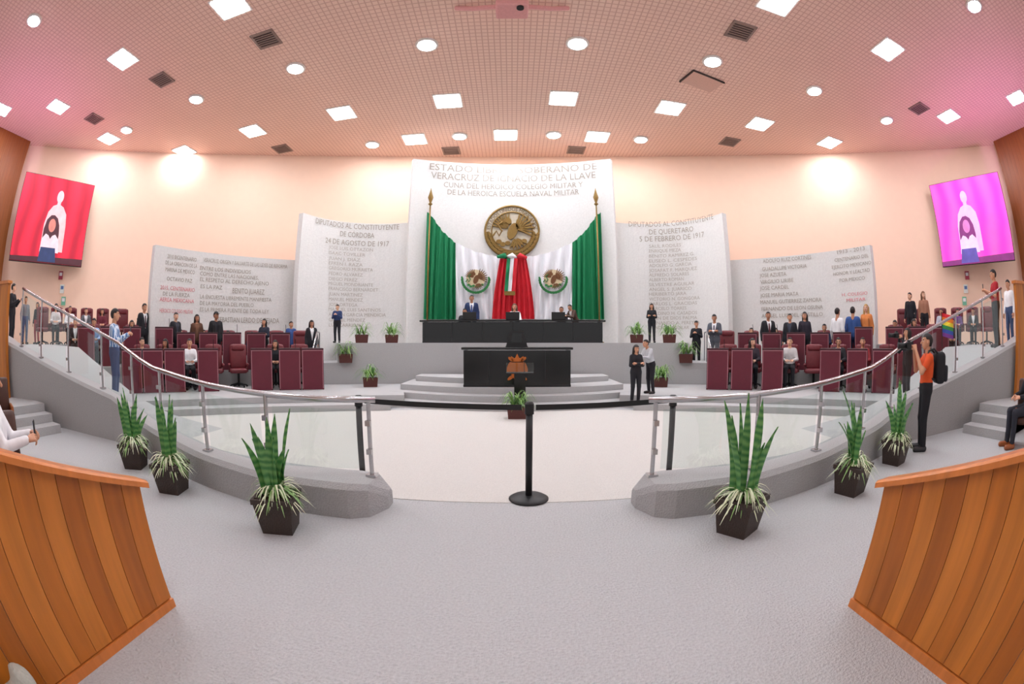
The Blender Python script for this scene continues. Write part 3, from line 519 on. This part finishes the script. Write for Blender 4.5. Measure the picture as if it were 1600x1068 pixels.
HAIR={k:hairt(k) for k in('short','long','bun','cap')}
def handt(curl):
    h=.0042; lo=(-.03,-.06,-.09); P=grid(lo,(.2,.1,.035),h); d=cap(P,(-.01,0,0),(.03,0,0),.024,.022)
    for i,y in enumerate((.033,.011,-.011,-.032)): d=smin(d,cap(P,(.02,y*.5,0),(.082,y,0),.015,.0125),.012)
    for i,(y,L) in enumerate(((.034,.072),(.011,.08),(-.011,.074),(-.033,.058))):
        a=np.array((.084,y,0.)); an=-.15-.12*i*curl
        for j,fr in enumerate((.42,.32,.26)):
            an-=curl*(.5,.75,.5)[j]; b_=a+L*fr*np.array((math.cos(an),y*1.2*(1-curl*.5),math.sin(an))); d=smin(d,cap(P,a,b_,.0088-.0008*j,.0082-.0008*j),.004); a=b_
    a=np.array((.022,.022,-.005))
    for b_,r in(((.05,.05,-.014),.0125),((.074,.062,-.03),.0105),((.09,.058,-.048),.009)): d=smin(d,cap(P,a,b_,r,r*.92),.008); a=np.array(b_)
    return snet(d,lo,h)
HAND={k:handt(k) for k in(.35,1.1)}
SK=[(226,176,146),(205,150,118),(186,130,100)]; EYEW=mat((228,222,214),.4); INK=mat((30,22,20),.5)
ARMS={'down':((.06,.02,-.28),(.075,-.06,-.52)),'phone':((.05,-.08,-.26),(-.1,-.33,-.13)),'camera':((.07,-.17,-.2),(-.09,-.25,.1)),'table':((.06,-.12,-.25),(-.05,-.34,-.27)),'cross':((.05,-.07,-.26),(-.2,-.22,-.2)),'reach':((.04,-.14,-.24),(-.03,-.38,-.2))}
def person(px,D,top,pose,face,label,shirt,legs,jacket=None,hair=(32,24,22),style='short',arms='down',sk=None,lean=0,turn=None,nod=None,short=False,tie=None,h=.022,w_=1.,z=None,plaid=False,shoe=(28,24,24),xy=None,ht=None):
    turn=RN.uniform(-28,28) if turn is None else turn; nod=RN.uniform(-4,12) if nod is None else nod; sk=RN.choice((0,1,1,2)) if sk is None else sk
    p=at_d(px,top,D); x,y=xy or (p.x,p.y); z=fz(x,y) if z is None else z
    sit=pose=='sit'; pz=.6 if sit else .95; base=(pz+.8*math.cos(rad(lean))+.02*lean/45); s=ht or min(1.12,max(.78,(p.z-z)/base))
    rz=heading(x,y) if face=='c' else math.atan2(-x,y)+rad(face)
    root=thing('person',label,'person',(x,y,z),rz,None,s); cl_,sl_=math.cos(rad(lean)),math.sin(rad(lean))
    up=lambda X,Y,hh:np.array((X,Y*cl_-hh*sl_,pz+hh*cl_+Y*sl_)); pr=[]; wr=[]
    for sx in(-1,1): pr+=[(up(sx*.066,0,-.02),up(sx*.064,0,.04),.1,.097,.03,'L'),(up(sx*.056*w_,0,.09),up(sx*.08*w_,0,.36),.093,.098,.04,'U')]
    pr+=[(up(-.13*w_,.01,.452),up(.13*w_,.01,.452),.056,.056,.05,'U'),(up(0,.02,.46),up(0,.005,.6),.055,.05,.03,'N')]
    for sx in(-1,1):
        e,wv=ARMS[arms]; sh=up(sx*.168*w_,.01,.445); el=sh+np.array((sx*e[0],e[1],e[2])); wp=sh+np.array((sx*wv[0],wv[1],wv[2])); wr.append((el,wp,sx))
        if short: m=sh+(el-sh)*.65; pr+=[(sh,m,.052,.045,.03,'U'),(m,el,.042,.039,.012,'S')]
        else: pr.append((sh,el,.051,.041,.03,'U'))
        pr.append((el,wp,.04,.028,.015,'S' if short else 'U'))
    for sx in(-1,1):
        hp=np.array((sx*.088,0,pz-.02)); kn,an=(np.array((sx*.11,-.44,.54)),np.array((sx*.11,-.42,.1))) if sit else (np.array((sx*.1,-.02,.5)),np.array((sx*.105,.03,.1)))
        pr+=[(hp,kn,.086,.056,.03,'L'),(kn,an,.055,.042,.02,'L'),(an+np.array((0,.03,-.055)),an+np.array((sx*.025,-.15,-.062)),.04,.034,.015,'F')]
    pts=np.array([q for a in pr for q in a[:2]]); lo=pts.min(0)-.15; hi=pts.max(0)+.15; P=grid(lo,hi,h); f=None
    for a,b_,r0,r1,k,_ in pr: e=cap(P,a,b_,r0,r1); f=e if f is None else smin(f,e,k)
    f=np.maximum(f,-(P[...,2]-.002)); V,Q=snet(f,lo,h)
    def regs(V,Q): c=V[Q].mean(1).astype(np.float32); return c,np.array([a[5] for a in pr])[np.argmin(np.stack([cap(c,a[0],a[1],a[2],a[3]) for a in pr]),0)]
    BV=[V];BQ=[list(Q)];BM=[np.zeros(len(Q),int)]; n=len(V); hc=up(0,-.012,.68)
    RM=np.array(Matrix.Rotation(rad(turn),3,'Z')@Matrix.Rotation(rad(nod+lean*.4),3,'X')); hv=HV@RM.T+hc; BV.append(hv); BQ.append(list(HQ+n)); BM.append(HM); n+=len(hv)
    hnd=[]
    for el,wp,sx in wr:
        tv,tq=HAND[.35 if (arms=='down' or arms=='table') else 1.1]; X=(wp-el)/np.linalg.norm(wp-el); Z=np.array((sx,0,0.)) if arms in('down',) else np.array((sx*.5,-.2,.8)); Z=Z-X*(Z@X); Z/=np.linalg.norm(Z); Y=np.cross(Z,X)
        v=tv.copy(); tq2=tq
        if Y@np.array((-sx,-.3,.6))<0: v[:,1]*=-1; tq2=tq[:,::-1]
        v=v@np.stack([X,Y,Z])+wp+X*.012; BV.append(v); BQ.append(list(tq2+n)); BM.append(np.zeros(len(tq),int)); n+=len(v); hnd.append(wp+X*.09)
    bo=meshobj('body',np.vstack(BV),[q for a in BQ for q in a],[mat(SK[sk],.55,0,.06,20),EYEW,INK,mat((176,96,88),.5)],np.concatenate(BM),root)
    hv_,hq=HAIR[style]; meshobj('cap' if style=='cap' else 'hair',np.array(hv_)@RM.T+hc,hq,mat(hair,.6,0,.35,60),None,root)
    V,Q=snet(f-.011,lo,h); c,rg=regs(V,Q)
    SM=mat(shirt,.85,0,.12,14,kind='tiles',col2=(210,222,236),tile=(.07,.07,.012)) if plaid else mat(shirt,.85,0,.12,14)
    so=None
    for nm,k,m in(('shirt',rg=='U',SM),('trousers',rg=='L',mat(legs,.85,0,.15,14)),('shoe',(rg=='F')&(c[:,0]<0),mat(shoe,.4)),('shoe',(rg=='F')&(c[:,0]>=0),mat(shoe,.4))):
        if k.any(): v,q=sub(V,Q,k); ob=meshobj(nm,v,q,m,None,root); so=so or ob
    if jacket:
        V,Q=snet(f-.023,lo,h); c,rg=regs(V,Q); hh=(c[:,2]-pz)*cl_-c[:,1]*sl_; yy=c[:,1]*cl_+(c[:,2]-pz)*sl_
        k=((rg=='U')|((rg=='L')&(hh>-.12)&(hh<.3)&(c[:,2]>pz-.13)))&~((yy<-.02)&(abs(c[:,0])<.012+.07*np.clip((hh-.12)/.34,0,1))&(hh>.02)); v,q=sub(V,Q,k,12); meshobj('jacket',v,q,mat(jacket,.8,0,.12,14),None,root)
    if tie:
        b=MB(); v=[up(a,-.128 if hh<.4 else -.09,hh) for a,hh in((-.02,.44),(.02,.44),(.035,.14),(0,.08),(-.035,.14))]; b.add(v,[[0,1,2,3,4]]); b.build('tie',mat(tie,.6),so)
    M=Matrix.Translation((x,y,z))@Matrix.Rotation(rz,4,'Z')@Matrix.Scale(s,4); return root,M,[M@Vector(q) for q in hnd],rz,s,[M@Vector(hc),M@Vector(up(0,.15,.3))]
def phone(pt,rz,label):
    o=thing('phone',label,'phone',pt,rz); q=MB().rbox((0,0,0),(.075,.01,.15),.004).build('case',BLACKM,o); MB().box((0,.006,0),(.066,.002,.135)).build('screen',mat((150,170,200),.2,0,.1,9,emit=.4),q)
def photocam(P_,rz,label):
    d=Vector((math.sin(rz),-math.cos(rz),0)); o=thing('camera_device',label,'camera',P_+d*.16,rz); MB().rbox((0,0,0),(.15,.08,.11),.015).rbox((0,0,.065),(.06,.06,.04),.01).build('camera_body',BLACKM,o)
    b=MB(); b.tube([(0,-.04,0),(0,-.18,0)],[.04,.045],14); q=b.build('lens',BLACKM,o,True); MB().tube([(0,-.18,0),(0,-.2,0)],.047,14).build('lens_hood',BLACKM,q)
NAVY=(34,44,72);DK=(30,30,36);GR=(96,98,104);WH=(238,238,240);JEAN=(66,84,120);BR=(96,62,44)
# left
r=person(180,9.7,482,'stand',75,'man in a blue plaid shirt and jeans standing by the left railing, raising a phone',(92,128,176),JEAN,arms='phone',h=.015,plaid=True,turn=10,nod=4)
phone((r[2][0]+r[2][1])/2+Vector((0,0,.05)),r[3],'dark phone held up by the man in the plaid shirt')
person(22,15.6,443,'stand',60,'man in a black shirt standing at the far left railing top',DK,DK,arms='phone')
person(41,18.3,463,'stand',20,'person in a grey shirt and jeans standing at the top left tier',(120,120,128),JEAN)
person(59,19.0,472,'stand',-30,'woman in a dark top and red trousers standing at the top left tier',DK,(150,40,50),style='long',w_=.9)
person(4,17,452,'stand',40,'person in black cut off by the left photo edge on the top tier',DK,DK)
person(88,16.2,474,'sit','c','woman with long hair and a pale top seated on the top left tier',(214,206,206),DK,style='long',arms='table',w_=.9)
person(110,16.2,478,'sit','c','man in white shirt seated second on the top left tier',WH,DK,arms='table')
person(135,16.2,481,'sit','c','man in a grey jacket seated third on the top left tier',WH,DK,jacket=GR,arms='table')
person(160,16.2,482,'sit','c','woman in maroon seated fourth on the top left tier',(110,40,54),DK,arms='table',style='long',w_=.9)
person(147,14.6,497,'sit','c','man in a light blue shirt seated just behind the plaid shirt man',(156,186,224),NAVY,arms='table')
person(206,14.6,500,'sit','c','woman in dark green seated at the inner end of the left upper row',(40,60,52),DK,arms='table',style='long',w_=.9)
person(118,14.6,497,'sit','c','man in a black jacket seated at the outer end of the left upper row',WH,DK,jacket=DK,arms='table')
person(226,15.2,474,'stand',30,'man in a dark suit standing beside the left end of the low left panel',WH,DK,jacket=DK,tie=(60,30,40))
person(275,14.3,488,'stand',40,'man in a dark suit standing in front of the red lettering at left',(60,60,70),DK,jacket=DK,hair=(60,56,54))
person(308,14.4,491,'stand',10,'woman in a brown jacket standing behind the left desks',(120,84,62),DK,jacket=BR,style='long',w_=.9)
person(338,14.4,487,'stand',20,'man in black wearing a black cap standing among the left desks',DK,DK,style='cap',hair=(18,18,20),jacket=(26,26,30))
person(413,14.4,498,'stand',-20,'woman with long dark hair in a dark dress among the left desks',(40,44,60),DK,style='long',w_=.9,arms='cross')
person(455,15.7,502,'stand',25,'person in a bright blue jacket standing behind the left desks',(60,90,150),NAVY,jacket=(52,80,140))
person(487,14.4,500,'stand',15,'woman in a black blazer over a white blouse near the left stairs',WH,DK,jacket=DK,style='long',w_=.9,arms='down')
person(527,15.8,499,'stand',-15,'man in a navy shirt standing nearest the dais on the left',(44,62,104),DK,arms='phone')
person(296,12.9,529,'sit','c','man in a white shirt seated in the left front row',WH,DK,arms='table',hair=(40,36,36))
person(356,14.9,516,'sit','c','woman in dark clothes seated in the left second row',(60,50,64),DK,style='long',arms='table',w_=.9)
person(394,14.9,518,'sit','c','man in a navy jacket seated behind the woman in the dark dress',WH,DK,jacket=NAVY,arms='table')
person(318,14.9,515,'sit','c','man in a grey shirt seated behind the man in the black cap',GR,DK,arms='table')
person(282,14.9,514,'sit','c','man in a black jacket seated at the outer end of the left second row',WH,DK,jacket=DK,arms='table')
person(222,12.9,527,'sit','c','man in grey seated at the outer end of the left front row',GR,DK,arms='table')
person(258,12.9,529,'sit','c','woman in a dark red top seated second from the outer end, left front row',(90,30,40),DK,style='long',arms='table',w_=.9)
person(430,12.9,531,'sit','c','woman in a black top seated second from the stage, left front row',DK,DK,style='long',arms='table',w_=.9)
# dais
person(737,16.45,461,'stand',0,'man in a navy suit and tie standing behind the dais desk',WH,NAVY,jacket=(38,54,96),tie=(40,70,130),turn=0)
person(726,15.95,482,'sit',0,'man in a dark suit seated at the left of the dais desk',WH,DK,jacket=DK,arms='table',z=1.55)
person(804,15.95,474,'sit',0,'woman in white seated at the centre of the dais desk',WH,DK,style='long',hair=(90,60,44),arms='table',w_=.9,turn=0)
person(877,15.95,479,'sit',0,'person in dark clothes seated at the right of the dais desk',DK,DK,arms='table',style='bun')
person(899,16.3,476,'stand',-50,'man in a brown suit leaning over the right of the dais desk',WH,BR,jacket=(84,62,52),lean=28,arms='reach')
# right
person(1018,16.4,474,'stand',0,'woman in black standing on the dais between two planters',DK,DK,style='long',w_=.9,arms='cross')
person(1088,15.4,501,'stand',-10,'person in black standing by the right stairs looking down',DK,DK,arms='phone',nod=15)
person(1116,14.5,491,'stand',-10,'man in a grey suit standing at the right stairs',WH,GR,jacket=(84,88,98),tie=(70,70,90),arms='cross')
person(994,10.3,543,'stand',20,'woman in black trousers and top standing on the stage steps',DK,DK,style='long',w_=.88,h=.018,arms='cross',turn=10)
person(1017,10.9,533,'stand',-50,'man in a pale shirt bending towards the woman on the stage steps',(196,198,202),DK,lean=18,arms='reach',h=.018,turn=0)
person(1200,14.4,487,'stand',20,'man in a dark suit standing first behind the right desks',WH,DK,jacket=DK,tie=(90,30,40))
person(1234,14.4,490,'stand',-15,'man in a black jacket standing second behind the right desks',(60,66,80),DK,jacket=(30,32,40))
person(1257,14.5,487,'stand',10,'woman in dark clothes standing third behind the right desks',(44,40,52),DK,style='long',w_=.9)
person(1288,14.9,506,'sit','c','man in navy seated in the right second row',NAVY,DK,arms='table')
person(1212,14.9,512,'sit','c','woman in a grey top seated behind the first standing man at right',GR,DK,arms='table',style='long',w_=.9)
person(1308,14.3,481,'stand',150,'person in a white shirt standing back to the camera at right',WH,DK)
person(1332,14.3,479,'stand',175,'man in a blue suit seen from behind among the right desks',(54,84,140),(44,60,100),jacket=(48,80,140))
person(1353,14.3,475,'stand',-20,'blonde woman in an orange top behind the right desks',(214,130,70),DK,style='long',hair=(190,150,90),w_=.9)
person(1176,12.9,528,'sit','c','woman in dark clothes seated in the right front row nearest the stage',(52,44,54),DK,style='long',arms='table',w_=.9)
person(1234,12.9,527,'sit','c','man in white and black seated in the right front row',(200,196,196),DK,arms='table')
person(1310,12.9,527,'sit','c','man in a black jacket seated fifth in the right front row',WH,DK,jacket=DK,arms='table')
person(1348,12.9,527,'sit','c','person in red seated at the outer right front row',(150,50,56),DK,arms='table')
person(1174,14.9,512,'sit','c','man in a dark suit seated in the right second row nearest the stage',WH,DK,jacket=DK,arms='table')
person(1428,14.6,498,'sit','c','woman in a cream jacket seated in the right upper row',WH,DK,jacket=(206,196,180),arms='table',style='long',w_=.9)
person(1398,14.6,500,'sit','c','man in a dark suit seated at the inner end of the right upper row',WH,DK,jacket=NAVY,arms='table')
person(1488,14.6,497,'sit','c','man in black seated at the outer end of the right upper row',DK,DK,arms='table')
person(1470,16.2,482,'sit','c','man in a light shirt seated on the top right tier',(200,206,220),DK,arms='table')
person(1496,16.2,482,'sit','c','woman in purple seated on the top right tier',(110,70,130),DK,arms='table',style='long',w_=.9)
person(1520,16.2,481,'sit','c','man in a dark jacket seated beside the woman in purple',WH,DK,jacket=DK,arms='table')
person(1421,15.7,457,'stand',-20,'man in black standing first on the top right tier',DK,DK)
person(1442,15.8,455,'stand',15,'brown haired woman in a tan top standing on the top right tier',(170,120,96),DK,style='long',hair=(110,70,44),w_=.9)
r=person(1551,12.0,421,'stand',-70,'man in a red shirt standing high on the right ramp with a phone',(168,28,40),DK,arms='phone',h=.018,short=True,turn=0)
phone((r[2][0]+r[2][1])/2+Vector((0,0,.05)),r[3],'dark phone held by the man in the red shirt')
person(1574,13.2,437,'stand',-40,'man in a white shirt and jeans standing behind the red shirt man',WH,JEAN)
r=person(1418,9.7,512,'stand',-60,'photographer in black behind the right railing raising a camera',DK,DK,arms='camera',h=.016,style='long',turn=0,nod=0)
photocam((r[2][0]+r[2][1])/2-Vector((math.sin(r[3]),-math.cos(r[3]),0))*.06,r[3],'black camera held by the photographer behind the right railing')
r=person(1449,7.1,521,'stand',-75,'photographer in an orange shirt with a black backpack before the right railing',(222,84,34),(26,26,32),arms='camera',h=.013,short=True,style='short',z=0,shoe=(40,40,44),turn=0,nod=0)
photocam((r[2][0]+r[2][1])/2-Vector((math.sin(r[3]),-math.cos(r[3]),0))*.06,r[3],'black camera raised by the photographer in the orange shirt')
o=thing('backpack','black backpack worn by the photographer in the orange shirt','backpack',r[5][1]+Vector((-math.sin(r[3]),math.cos(r[3]),0))*.09,r[3])
q=MB().rbox((0,0,0),(.32,.19,.46),.07,3).build('main_bag',mat((24,25,30),.8),o,True); MB().rbox((0,.11,-.08),(.25,.08,.24),.035,3).build('front_pocket',mat((34,36,42),.8),q,True)
for sx in(-1,1): MB().tube([(sx*.1,-.06,.2),(sx*.12,-.14,.27),(sx*.13,-.24,.24),(sx*.14,-.3,.05),(sx*.13,-.2,-.14),(sx*.12,-.08,-.18)],.018,6).build('strap',BLACKM,o,True)
p=at_d(1472,534,11.6); zf=fz(p.x,p.y); o=thing('rainbow_flag','small rainbow striped flag on a stick behind the right railing','flag',(p.x,p.y,zf),math.atan2(-p.x,p.y))
zt=at_d(1472,487,11.6).z-zf; MB().lathe([(.12,0),(.12,.03),(.02,.05)],12).tube([(0,0,.02),(0,0,zt)],.012).build('stick',BLACKM,o)
b=MB()
for i in range(6): b.sheet(lambda u,v:(.01+.34*u,.03*math.sin(7*u),zt-.02-.09*(i+v)-.08*u),8,1,i)
b.build('cloth',[mat(c,.8) for c in((214,40,50),(236,130,40),(240,214,60),(50,150,80),(50,90,180),(130,60,150))],o,True)
# gallery
gs=thing('gallery_seat','','chair',group='brown gallery seats'); SEAT=mat((70,38,24),.5,0,.3,10)
MB().rbox((0,-.02,.42),(.54,.5,.12),.04).build('seat',SEAT,gs,True); MB().rbox((0,.25,.72),(.54,.12,.6),.045,M=tl).build('backrest',SEAT,gs,True)
for x in(-.3,.3): MB().rbox((x,.05,.3),(.06,.5,.6),.02).build('armrest',WOODD,gs,True)
GS=[(-7.9,2.45,75),(-8.1,1.8,80),(-8.8,2.2,78),(-3.95,1.15,75),(7.75,2.3,-70),(8.3,1.7,-75)]
GL=['brown gallery seat at the left foreground steps','brown gallery seat second from the left foreground steps','brown gallery seat behind the others at left','brown gallery seat under the spectator in white at left','brown gallery seat under the spectator in black at right','brown gallery seat at the right photo edge']
for i,(x,y,a) in enumerate(GS): repeat(gs,i,GL[i],(x,y,0),rad(a))
r=person(-30,4.1,590,'sit',75,'spectator in a white shirt and jeans seated behind the left wooden barrier holding a phone',WH,JEAN,arms='reach',h=.016,xy=(-3.95,1.15),z=0,ht=1.0)
phone((r[2][0]+r[2][1])/2+Vector((0,0,.04)),r[3],'blue cased phone held by the spectator in white at left')
person(1620,8,570,'sit',-55,'spectator in black with brown shoes seated at the right photo edge',DK,(40,42,52),xy=(7.75,2.3),z=0,ht=1.0,shoe=(150,82,40),h=.018,arms='table')
lo=(-.3,-.4,-.02); P=grid(lo,(.3,.4,.5),.02); d=None
for a,b_,r0,r1 in(((0,-.2,.1),(0,.15,.1),.12,.1),((.02,-.1,.2),(0,.05,.34),.12,.07),((-.06,.1,.1),(.03,.22,.06),.1,.07)): e=cap(P,a,b_,r0,r1)+.012*np.sin(P[...,1]*40+P[...,2]*25); d=e if d is None else smin(d,e,.06)
V,Q=snet(np.maximum(d,-P[...,2]),lo,.02); o=meshobj('cloth_bundle',V,Q,mat((176,178,168),.95,0,.2,60,.4),None,None,label='pale grey cloth bundle against the left wooden barrier at the bottom corner',category='cloth'); o.location=(-1.8,.1,0)
# ---------------------------------------------------------------- unseen magenta spots added in place of screen glow on the ceiling; world
for sd in(-1,1):
    L=bpy.data.lights.new('added_tint_spot','SPOT'); L.energy=520 if sd<0 else 620; L.color=(.8,.3,.9); L.spot_size=rad(150); L.spot_blend=1; L.shadow_soft_size=.3
    o=bpy.data.objects.new('added_tint_spot',L); C.objects.link(o); o.location=(sd*17,4.5,4.6); o.rotation_euler=(PI,0,0)
wd=bpy.data.worlds.new('world'); sc.world=wd; wd.use_nodes=True; bg=wd.node_tree.nodes['Background']; bg.inputs[0].default_value=(.97,.98,1,1); bg.inputs[1].default_value=.85
